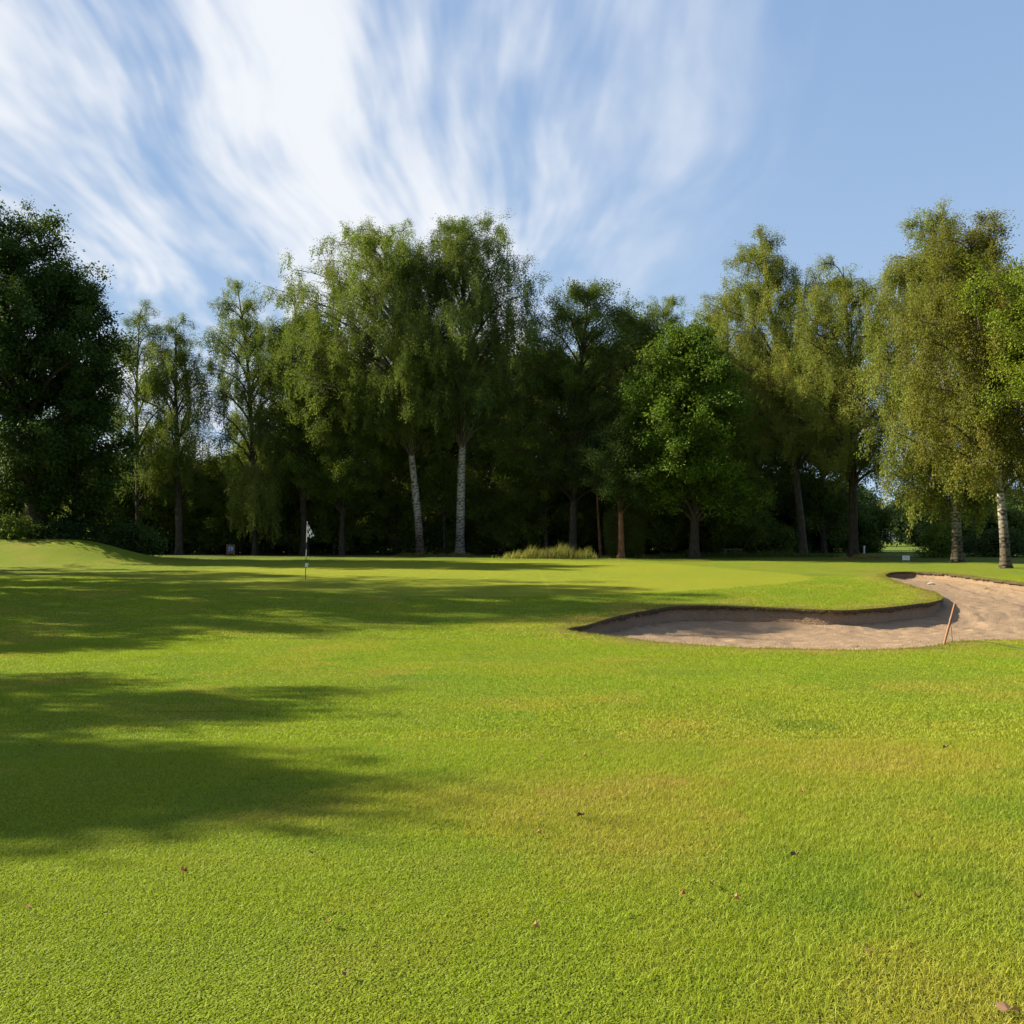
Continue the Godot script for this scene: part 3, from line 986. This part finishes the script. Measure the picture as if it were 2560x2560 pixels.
func undergrowth() -> void:
	bush("mound_bush", "bush with large sunlit leaves at the left end of the mound", -27.7, 56.8, 1.7, 1.15, 60, Vector3(0.13, 0.19, 0.03), 0.9)
	bush("mound_bush", "dark bush under the thick trunk behind the mound", -25.0, 58.3, 2.6, 1.3, 110, Vector3(0.035, 0.07, 0.018), 0.9)
	bush("mound_bush", "dark bush where the mound slopes down to the birches", -22.2, 60.0, 2.0, 1.6, 90, Vector3(0.05, 0.09, 0.02), 0.85)
	bush("green_bush", "light green bush in the far gap left of the right birch", 26.6, 64.0, 1.3, 1.9, 80, Vector3(0.13, 0.20, 0.025), 0.85)
	bush("green_bush", "dark low hedge bush behind the two right birch trunks", 31.5, 66.0, 2.8, 1.5, 150, Vector3(0.045, 0.075, 0.018), 0.9)
	var r := RandomNumberGenerator.new()
	r.seed = 901
	for k in 22:
		var x := -31.0 + k * 2.5 + r.randf_range(-0.6, 0.6)
		bush("wood_bush", "low dark bush on the floor of the wood", x, (82.0 if k % 2 else 76.0) + r.randf_range(-1.0, 2.0), r.randf_range(2.2, 3.0), r.randf_range(1.6, 2.8), 130, Vector3(0.095, 0.145, 0.028), 1.0, "bushes on the floor of the wood")
	clipped_yew()
	# long grass
	long_grass("long_grass", "clump of tall pale seeding grass in front of the pale forked trunk", 2.3, 62.0, 2.8, 0.9, 1.05, 2200, Vector3(0.24, 0.25, 0.07))
	long_grass("long_grass", "tuft of yellow grass round the foot of the leaning birch", -6.4, 69.2, 1.4, 0.5, 0.40, 420, Vector3(0.20, 0.185, 0.05))
	long_grass("long_grass", "tuft of yellow grass round the foot of the upright birch", -3.8, 68.7, 1.3, 0.5, 0.36, 420, Vector3(0.19, 0.18, 0.05))
	long_grass("long_grass", "low weeds round the foot of the reddish trunk", 7.2, 63.0, 1.9, 0.5, 0.32, 500, Vector3(0.13, 0.16, 0.04))
	long_grass("long_grass", "strip of long shaded grass below the oak and the right birches", 14.4, 65.2, 6.4, 1.0, 0.55, 3200, Vector3(0.075, 0.115, 0.028))
	long_grass("long_grass", "patch of dry yellow grass beyond the small white board", 20.8, 61.5, 1.6, 0.5, 0.35, 480, Vector3(0.24, 0.20, 0.06))

func long_grass(called: String, label: String, x: float, d: float, half: float, deep: float, high: float, n: int, tint: Vector3) -> void:
	var r := RandomNumberGenerator.new()
	r.seed = hash(Vector2(x, d))
	var a := Acc.new()
	var base := land(x, d)
	for k in n:
		var px := half * (clampf(r.randfn() * 0.5, -1.25, 1.25) if k % 3 == 0 else 1.0 - 2.0 * r.randf())
		var pd := deep * clampf(r.randfn() * 0.45, -1.0, 1.0)
		var edge := clampf(1.0 - pow(absf(px / half), 3.0), 0.0, 1.0)
		var p := Vector3(px, land(x + px, d + pd) - base - 0.02, -pd)
		var hgt := high * (0.35 + 0.65 * edge) * r.randf_range(0.35, 1.15) * (0.8 + 0.6 * n_mid.get_noise_2d(px * 2.5, d))
		var lean := Vector3(r.randfn() * 0.22 + 0.08, 1.0, r.randfn() * 0.22).normalized()
		var tip := p + lean * hgt + Vector3(r.randfn(), 0, r.randfn()) * hgt * 0.14
		var w := Vector3(cos(k * 2.4), 0, sin(k * 2.4)) * 0.014
		var g := r.randf_range(0.7, 1.3)
		var col := Color(tint.x * g * r.randf_range(0.9, 1.15), tint.y * g, tint.z * g)
		var mid := p + lean * hgt * 0.55
		a.quad(p + w, p - w, mid - w * 0.8, mid + w * 0.8, col)
		a.tri(mid + w * 0.8, mid - w * 0.8, tip, col)
	var o := part(numbered(called), a.mesh(), M.blade, self)
	o.position = Vector3(x, base, -d)
	tag(o, label, "long grass", "", "stuff")

func clipped_yew() -> void:
	var root := thing("clipped_yew", "dark clipped yew shaped like a barrel among the trunks", "bush", pos(6.97, 63.6, -0.02))
	var r := RandomNumberGenerator.new()
	r.seed = 66
	var core := Acc.new()
	var rings := 12
	var pts := PackedVector3Array()
	var rr := PackedFloat32Array()
	var cc := PackedColorArray()
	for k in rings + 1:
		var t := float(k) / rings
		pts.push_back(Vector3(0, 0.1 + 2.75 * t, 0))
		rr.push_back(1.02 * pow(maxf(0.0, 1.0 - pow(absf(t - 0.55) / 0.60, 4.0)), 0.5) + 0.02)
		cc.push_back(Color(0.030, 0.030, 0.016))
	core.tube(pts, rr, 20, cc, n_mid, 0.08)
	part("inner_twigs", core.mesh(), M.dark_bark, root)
	var hang: Array = []
	for s in scale_spray_meshes.size():
		hang.append([[] as Array[Transform3D], PackedColorArray()])
	for k in 900:
		var t := r.randf() * 1.02
		var rad := 1.05 * pow(maxf(0.0, 1.0 - pow(absf(t - 0.55) / 0.60, 4.0)), 0.5)
		if t > 0.96:
			rad *= sqrt(r.randf())
		var az := r.randf() * TAU
		var p := Vector3(cos(az) * rad, 0.12 + 2.82 * minf(t, 1.0), sin(az) * rad)
		var v := r.randi() % hang.size()
		hang[v][0].append(Transform3D(Basis(unit(r), r.randf() * TAU).scaled_local(Vector3.ONE * r.randf_range(0.7, 1.1)), p))
		var g := r.randf_range(0.7, 1.3)
		hang[v][1].push_back(Color(0.085 * g, 0.110 * g, 0.020 * g))
	for s in hang.size():
		scatter("foliage", scale_spray_meshes[s], M.broad_leaf, hang[s][0], hang[s][1], root)


# ------------------------------------------------------------------ blades of turf

func blade_patch(r: RandomNumberGenerator, size: float, n: int, high: float, wide: float) -> ArrayMesh:
	var a := Acc.new()
	for k in n:
		var p := Vector3(r.randf_range(-0.5, 0.5) * size, -0.004, r.randf_range(-0.5, 0.5) * size)
		var az := r.randf() * TAU
		var w := Vector3(cos(az), 0, sin(az)) * wide * 0.5 * r.randf_range(0.6, 1.2)
		var hgt := high * r.randf_range(0.5, 1.15)
		var bend := Vector3(r.randfn(), 0, r.randfn()) * 0.75
		var mid := p + Vector3(0, hgt * 0.55, 0) + bend * hgt * 0.35
		var tip := p + Vector3(0, hgt * 0.95, 0) + bend * hgt
		var v := r.randf_range(0.72, 1.30)
		var col := Color(v * r.randf_range(0.88, 1.12), v, v * r.randf_range(0.7, 1.3))
		var dry := r.randf()
		if dry < 0.07:
			col = Color(2.1, 1.35, 4.0)
		a.quad(p + w, p - w, mid - w * 0.85, mid + w * 0.85, col)
		a.tri(mid + w * 0.85, mid - w * 0.85, tip, col)
	return a.mesh()

func turf_blades() -> void:
	var r := RandomNumberGenerator.new()
	r.seed = 404
	var root := Node3D.new()
	root.name = "turf"
	add_child(root)
	tag(root, "short blades of mown grass over the whole foreground", "grass", "", "stuff")
	# [from, to, patch size, blades in it, height, width]
	for lod in [[2.6, 8.5, 0.30, 1100, 0.027, 0.0032], [8.5, 19.0, 0.60, 1600, 0.025, 0.008], [19.0, 40.0, 0.60, 520, 0.026, 0.016]]:
		var where: Array = []
		var shapes := []
		for s in 4:
			shapes.append(blade_patch(r, lod[2], lod[3], lod[4], lod[5]))
			where.append([[] as Array[Transform3D], PackedColorArray()])
		var size: float = lod[2]
		var d: float = lod[0]
		while d < lod[1]:
			var half := d * 0.53 + 1.2
			var x := -half
			while x < half:
				var px := x + size * 0.5
				var pd := d + size * 0.5
				x += size
				var q := Vector2(px, pd)
				var g := on_green(px, pd)
				if g > 0.5:
					continue
				if px > -0.5 and px < 21.0 and pd > 15.5 and pd < 47.0:
					if Geometry2D.is_point_in_polygon(q, bunker) or edge_distance(q) < size * 0.62:
						continue
				var v := r.randi() % 4
				var y := land(px, pd)
				var nx := (land(px + 0.3, pd) - y) / 0.3
				var nd := (land(px, pd + 0.3) - y) / 0.3
				var bas := Basis(Vector3(1, nx, 0), Vector3(-nx, 1, nd), Vector3(0, -nd, 1)) * Basis(Vector3.UP, (r.randi() % 4) * PI / 2)
				# longer in the rough to the right, shorter where it is worn
				var tall := 0.85 + 0.45 * step(-1.5, 2.5, px) * step(13.5, 7.5, pd) + 0.5 * n_dry.get_noise_2d(px * 0.9 + 70.0, pd * 0.9)
				bas = bas.scaled_local(Vector3(1, clampf(tall, 0.55, 1.7), 1))
				where[v][0].append(Transform3D(bas, Vector3(px, y, -pd)))
				var gc := grass_colour(px, pd)
				where[v][1].push_back(Color(gc.r * BLADE_GAIN, gc.g * BLADE_GAIN, gc.b * BLADE_GAIN))
			d += size
		for s in 4:
			scatter("blades", shapes[s], M.blade, where[s][0], where[s][1], root)
	# ragged fringe on the rim of the bunker
	var f := Acc.new()
	var k := bunker.size()
	for j in k:
		var p := bunker[j]
		var q := bunker[(j + 1) % k]
		var n := int(p.distance_to(q) * 260.0)
		var normal := Vector2(q.y - p.y, p.x - q.x).normalized()
		for m in n:
			var t := r.randf()
			var c := p.lerp(q, t) + normal * absf(r.randfn()) * 0.16
			if Geometry2D.is_point_in_polygon(c, bunker):
				c = p.lerp(q, t) - normal * absf(r.randfn()) * 0.16
				if Geometry2D.is_point_in_polygon(c, bunker):
					continue
			var base := pos(c.x, c.y, -0.005)
			var w := Vector3(cos(m * 2.4), 0, sin(m * 2.4)) * 0.005
			var tip := base + Vector3(r.randfn() * 0.02, r.randf_range(0.02, 0.055), r.randfn() * 0.02)
			var gc := grass_colour(c.x, c.y)
			var g := r.randf_range(0.75, 1.3)
			f.tri(base + w, base - w, tip, Color(gc.r * g, gc.g * g, gc.b * g))
	for j in k:
		if bunker_lip[j] < 0.05:
			continue
		var p := bunker[j]
		var q := bunker[(j + 1) % k]
		var normal := Vector2(q.y - p.y, p.x - q.x).normalized()
		if not Geometry2D.is_point_in_polygon((p + q) * 0.5 + normal * 0.1, bunker):
			normal = -normal
		for m in int(p.distance_to(q) * 110.0):
			var c := p.lerp(q, r.randf())
			var base := pos(c.x, c.y, 0.0) - Vector3(normal.x, 0, -normal.y) * 0.02
			var out := r.randf_range(0.02, 0.06)
			var tip := base + Vector3(normal.x, 0, -normal.y) * (out + 0.02) + Vector3(r.randfn() * 0.02, r.randf_range(-0.09, 0.02), r.randfn() * 0.02)
			var w := Vector3(-normal.y, 0, -normal.x) * 0.006
			var gc := grass_colour(c.x, c.y)
			var g := r.randf_range(0.7, 1.3)
			f.tri(base + w, base - w, tip, Color(gc.r * g, gc.g * g, gc.b * g))
	var fr := part("rim_fringe", f.mesh(), M.blade, root)
	fr.set_meta("kind", "stuff")


# ------------------------------------------------------------------ flag, board, post, signs

func rod(parent: Node, called: String, a: Vector3, b: Vector3, r: float, col: Color, mat: Material) -> void:
	var t := Acc.new()
	t.tube(PackedVector3Array([a, a.lerp(b, 0.5), b]), PackedFloat32Array([r, r, r]), 10, PackedColorArray([col, col, col]))
	part(called, t.mesh(), mat, parent)

func furniture() -> void:
	# flagstick in the hole
	var fl := thing("golf_flag", "blue and white chequered golf flag on a thin stick in the green", "flag", pos(-7.45, 37.06))
	var lean := Vector3(0.062, 2.12, 0.0)
	var white := Color(0.75, 0.72, 0.60)
	var black := Color(0.02, 0.02, 0.022)
	var cuts := [[0.0, 0.40, black], [0.40, 0.52, white], [0.52, 0.64, black], [0.64, 1.0, white]]
	for c in cuts:
		rod(fl, "stick", lean * c[0], lean * c[1], 0.013, c[2], M.paint)
	# the hanging cloth, square by square
	var cloth := func(u: float, v: float) -> Vector3:
		var p := lean * (0.985 - 0.245 * v)
		var drop := 0.30 * u
		var reach := 0.27 * u * (1.0 - absf(v - 0.62) * 0.75)
		return p + Vector3(0.008 + maxf(reach, 0.0), -drop * (1.0 - 0.75 * v), 0.06 * sin(u * 6.0 + v * 3.0) * u)
	for row in 4:
		for colm in 4:
			var sq := Acc.new()
			var col := Color(0.016, 0.028, 0.10) if (row + colm) % 2 == 0 else Color(0.72, 0.70, 0.58)
			for a in 3:
				for b in 3:
					var u0 := (colm + a / 3.0) / 4.0
					var u1 := (colm + (a + 1) / 3.0) / 4.0
					var v0 := (row + b / 3.0) / 4.0
					var v1 := (row + (b + 1) / 3.0) / 4.0
					sq.quad(cloth.call(u0, v0), cloth.call(u1, v0), cloth.call(u1, v1), cloth.call(u0, v1), col)
			part("cloth_square", sq.mesh(), M.cloth, fl)
	var tagm := Acc.new()
	var tp := lean * 0.255
	tagm.box(tp + Vector3(0.035, 0.0, 0.0), Vector3(0.10, 0.15, 0.03), Color(0.62, 0.60, 0.52), Basis(Vector3.FORWARD, 0.15))
	part("marker", tagm.mesh(), M.paint, fl)
	var cup := Acc.new()
	var ring := PackedVector3Array()
	cup.tube(PackedVector3Array([Vector3(0, -0.02, 0), Vector3(0, 0.006, 0)]), PackedFloat32Array([0.054, 0.054]), 14, PackedColorArray([white, white]))
	part("cup", cup.mesh(), M.paint, fl)

	# notice board at the edge of the trees
	var nb := thing("notice_board", "small blue notice board between two brown posts at the tree line", "sign", pos(-18.62, 68.0))
	var brown := Color(0.20, 0.10, 0.055)
	for s in [-1, 1]:
		var a := Acc.new()
		a.box(Vector3(s * 0.235, 0.36, 0), Vector3(0.07, 0.76, 0.07), brown)
		part("post", a.mesh(), M.wood, nb)
	for y in [0.20, 0.70]:
		var a := Acc.new()
		a.box(Vector3(0, y, 0.0), Vector3(0.40, 0.055 if y > 0.5 else 0.13, 0.045), brown)
		part("rail", a.mesh(), M.wood, nb)
	var pan := Acc.new()
	pan.box(Vector3(0, 0.47, 0.0), Vector3(0.395, 0.40, 0.03), Color(0.030, 0.085, 0.25))
	var pn := part("panel", pan.mesh(), M.paint, nb)
	for q in [[-0.10, 0.50, 0.05, 0.20], [-0.03, 0.56, 0.03, 0.08], [0.055, 0.48, 0.035, 0.26], [-0.09, 0.34, 0.09, 0.05], [0.13, 0.47, 0.05, 0.2]]:
		var a := Acc.new()
		a.box(Vector3(q[0], q[1], 0.017), Vector3(q[2], q[3], 0.006), Color(0.35, 0.45, 0.62))
		part("print", a.mesh(), M.paint, pn)

	# leaning stake with its wire at the front of the bunker
	var st := thing("bunker_stake", "brown wooden stake leaning at the front edge of the bunker", "stake", pos(7.72, 18.45, -0.06))
	var top := Vector3(0.245, 0.80, -0.05)
	var a2 := Acc.new()
	var rust := Color(0.30, 0.13, 0.055)
	a2.tube(PackedVector3Array([Vector3.ZERO, top * 0.3, top * 0.64, top * 0.97, top]), PackedFloat32Array([0.018, 0.021, 0.020, 0.019, 0.012]), 8, PackedColorArray([rust, rust, rust, rust, rust]))
	part("shaft", a2.mesh(), M.wood, st)
	var a3 := Acc.new()
	a3.tube(PackedVector3Array([top * 0.60, top * 0.66]), PackedFloat32Array([0.025, 0.025]), 8, PackedColorArray([Color(0.12, 0.08, 0.05), Color(0.12, 0.08, 0.05)]))
	part("collar", a3.mesh(), M.paint, st)
	var foot := pos(8.12, 18.98) - st.position
	rod(st, "wire", top * 0.61, foot, 0.005, Color(0.10, 0.09, 0.05), M.paint)
	# thin dark line across the grass, built as a narrow tube
	var dark_line := Acc.new()
	var cp := PackedVector3Array()
	var cr := PackedFloat32Array()
	var cc := PackedColorArray()
	for k in 13:
		var t := k / 12.0
		cp.push_back(pos(lerpf(8.55, 8.86, t) + 0.02 * sin(t * 9.0), lerpf(18.95, 17.0, t), 0.032))
		cr.push_back(0.006)
		cc.push_back(Color(0.03, 0.04, 0.015))
	dark_line.tube(cp, cr, 6, cc)
	var co := part(numbered("dark_line"), dark_line.mesh(), M.paint, self)
	tag(co, "thin dark line on the grass right of the bunker stake", "dark_line")

	# white board in the gap
	var wb := thing("tee_board", "small white board on the grass in the gap on the right", "sign", pos(21.85, 57.0))
	var b := Acc.new()
	b.box(Vector3(0, 0.20, 0), Vector3(0.40, 0.25, 0.03), Color(0.78, 0.77, 0.74))
	var bp := part("board", b.mesh(), M.paint, wb)
	for q in [[-0.05, 0.22, 0.10, 0.03], [0.08, 0.18, 0.06, 0.05], [0.0, 0.26, 0.14, 0.018]]:
		var t := Acc.new()
		t.box(Vector3(q[0], q[1], 0.017), Vector3(q[2], q[3], 0.006), Color(0.28, 0.29, 0.32))
		part("print", t.mesh(), M.paint, bp)
	for s in [-1, 1]:
		var t := Acc.new()
		t.box(Vector3(s * 0.15, 0.05, 0), Vector3(0.025, 0.12, 0.025), Color(0.3, 0.28, 0.25))
		part("leg", t.mesh(), M.paint, wb)
	# pale marker post far off
	var mp := thing("marker_post", "short pale post far off in the gap left of the white board", "post", pos(27.4, 80.0))
	rod(mp, "shaft", Vector3(0, -0.05, 0), Vector3(0, 0.42, 0), 0.07, Color(0.7, 0.66, 0.55), M.paint)
	rod(mp, "cap", Vector3(0, 0.42, 0), Vector3(0, 0.58, 0), 0.10, Color(0.7, 0.66, 0.55), M.paint)
	# bench in the shade
	bench(14.4, 67.0)
	# fallen branch at the foot of the leaning birch
	var br := Acc.new()
	var bc := Color(0.10, 0.075, 0.055)
	br.tube(PackedVector3Array([Vector3(-0.42, 0.46, 0.1), Vector3(0.0, 0.34, 0.15), Vector3(0.45, 0.26, 0.12)]), PackedFloat32Array([0.05, 0.045, 0.03]), 7, PackedColorArray([bc, bc, bc]), n_mid, 0.2)
	var bo := part(numbered("fallen_branch"), br.mesh(), M.dark_bark, self)
	bo.position = pos(-6.2, 69.4)
	tag(bo, "dark fallen branch lying against the foot of the leaning birch", "branch")

func bench(x: float, d: float) -> void:
	var root := thing("bench", "low wooden bench in the shade under the oak", "bench", pos(x, d))
	var col := Color(0.16, 0.13, 0.10)
	for k in 2:
		var a := Acc.new()
		a.box(Vector3(0, 0.46, -0.10 + 0.2 * k), Vector3(1.3, 0.05, 0.16), col)
		part("seat_plank", a.mesh(), M.wood, root)
	for s in [-1, 1]:
		var a := Acc.new()
		a.box(Vector3(s * 0.5, 0.215, 0), Vector3(0.08, 0.43, 0.32), col)
		part("leg", a.mesh(), M.wood, root)


# ------------------------------------------------------------------ small things lying about

func dry_leaf(size: float, col: Color) -> ArrayMesh:
	var a := Acc.new()
	var r := RandomNumberGenerator.new()
	r.seed = int(size * 10000.0)
	var n := 9
	var rim := []
	for k in n:
		var t := TAU * k / n
		var rad := size * 0.5 * (0.75 + 0.35 * absf(cos(t * 2.5)))
		rim.append(Vector3(cos(t) * rad * 1.5, 0.018 + 0.012 * sin(t * 2.0) + r.randf() * 0.012, sin(t) * rad * 0.8))
	for k in n:
		a.tri(Vector3(0, 0.015, 0), rim[(k + 1) % n], rim[k], col * r.randf_range(0.85, 1.15))
	return a.mesh()

func litter() -> void:
	var shapes := [dry_leaf(0.020, Color(0.22, 0.085, 0.035)), dry_leaf(0.026, Color(0.30, 0.17, 0.07)), dry_leaf(0.017, Color(0.42, 0.29, 0.12)), dry_leaf(0.030, Color(0.11, 0.055, 0.03))]
	var big := part(numbered("fallen_leaf"), dry_leaf(0.05, Color(0.26, 0.15, 0.085)), M.cloth, self)
	big.position = pos(1.66, 3.48, 0.012)
	big.rotation.y = -0.5
	tag(big, "largest curled brown leaf in the grass at the bottom right corner", "leaf")
	var spots := [[1.36, 3.95, 2], [0.99, 4.55, 1], [0.92, 4.75, 3], [1.78, 4.55, 0], [0.76, 4.60, 0], [1.85, 6.6, 0], [1.42, 5.2, 3], [1.94, 3.9, 2], [0.15, 8.4, 3], [0.22, 7.7, 2],
		[0.55, 7.75, 1], [0.68, 7.85, 0], [0.4, 6.0, 3], [0.15, 5.6, 1], [-1.0, 5.2, 3], [-1.55, 4.9, 0], [-3.75, 8.2, 0], [-0.75, 4.25, 1], [-2.05, 4.4, 2], [0.1, 4.2, 1], [2.6, 9.0, 2], [3.4, 8.1, 3], [1.9, 12.2, 1], [-0.6, 3.75, 3]]
	var k := 0
	for s in spots:
		var o := part(numbered("fallen_leaf"), shapes[s[2]], M.cloth, self)
		o.position = pos(s[0], s[1], 0.012)
		o.rotation.y = k * 2.1
		k += 1
		tag(o, "small dry brown leaf lying in the short grass", "leaf", "dry leaves scattered on the grass")
	# stone in the far arm of the bunker
	var a := Acc.new()
	var r := RandomNumberGenerator.new()
	r.seed = 3
	a.tube(PackedVector3Array([Vector3(-0.16, 0.02, 0), Vector3(-0.10, 0.035, 0), Vector3(0.02, 0.045, 0.01), Vector3(0.11, 0.035, 0), Vector3(0.16, 0.02, 0)]), PackedFloat32Array([0.012, 0.055, 0.07, 0.05, 0.012]), 9, PackedColorArray([Color(0.5, 0.42, 0.28), Color(0.5, 0.42, 0.28), Color(0.5, 0.42, 0.28), Color(0.5, 0.42, 0.28), Color(0.5, 0.42, 0.28)]), n_fine, 0.2)
	var so := part(numbered("stone"), a.mesh(), M.paint, self)
	so.position = Vector3(15.9, sand_height(15.9, 39.0) + 0.0, -39.0)
	tag(so, "pale flat stone on the sand in the far arm of the bunker", "stone")
	# weeds growing through the sand
	for q in [[1.9, 21.3, "small tuft of weeds at the left tip of the bunker"], [6.9, 20.6, "small tuft of weeds in the shaded middle of the bunker sand"], [16.9, 36.6, "small tuft of weeds by the right bank of the bunker"]]:
		var w := Acc.new()
		for m in 26:
			var az := r.randf() * TAU
			var rad := r.randf() * 0.10
			var base := Vector3(cos(az) * rad, -0.01, sin(az) * rad)
			var tip := base + Vector3(r.randfn() * 0.07, r.randf_range(0.03, 0.12), r.randfn() * 0.07)
			var side := Vector3(cos(az + 1.0), 0, sin(az + 1.0)) * 0.007
			w.tri(base + side, base - side, tip, Color(0.10, 0.14, 0.02))
		var o := part(numbered("weed_tuft"), w.mesh(), M.blade, self)
		o.position = Vector3(q[0], sand_height(q[0], q[1]), -q[1])
		tag(o, q[2], "weeds")
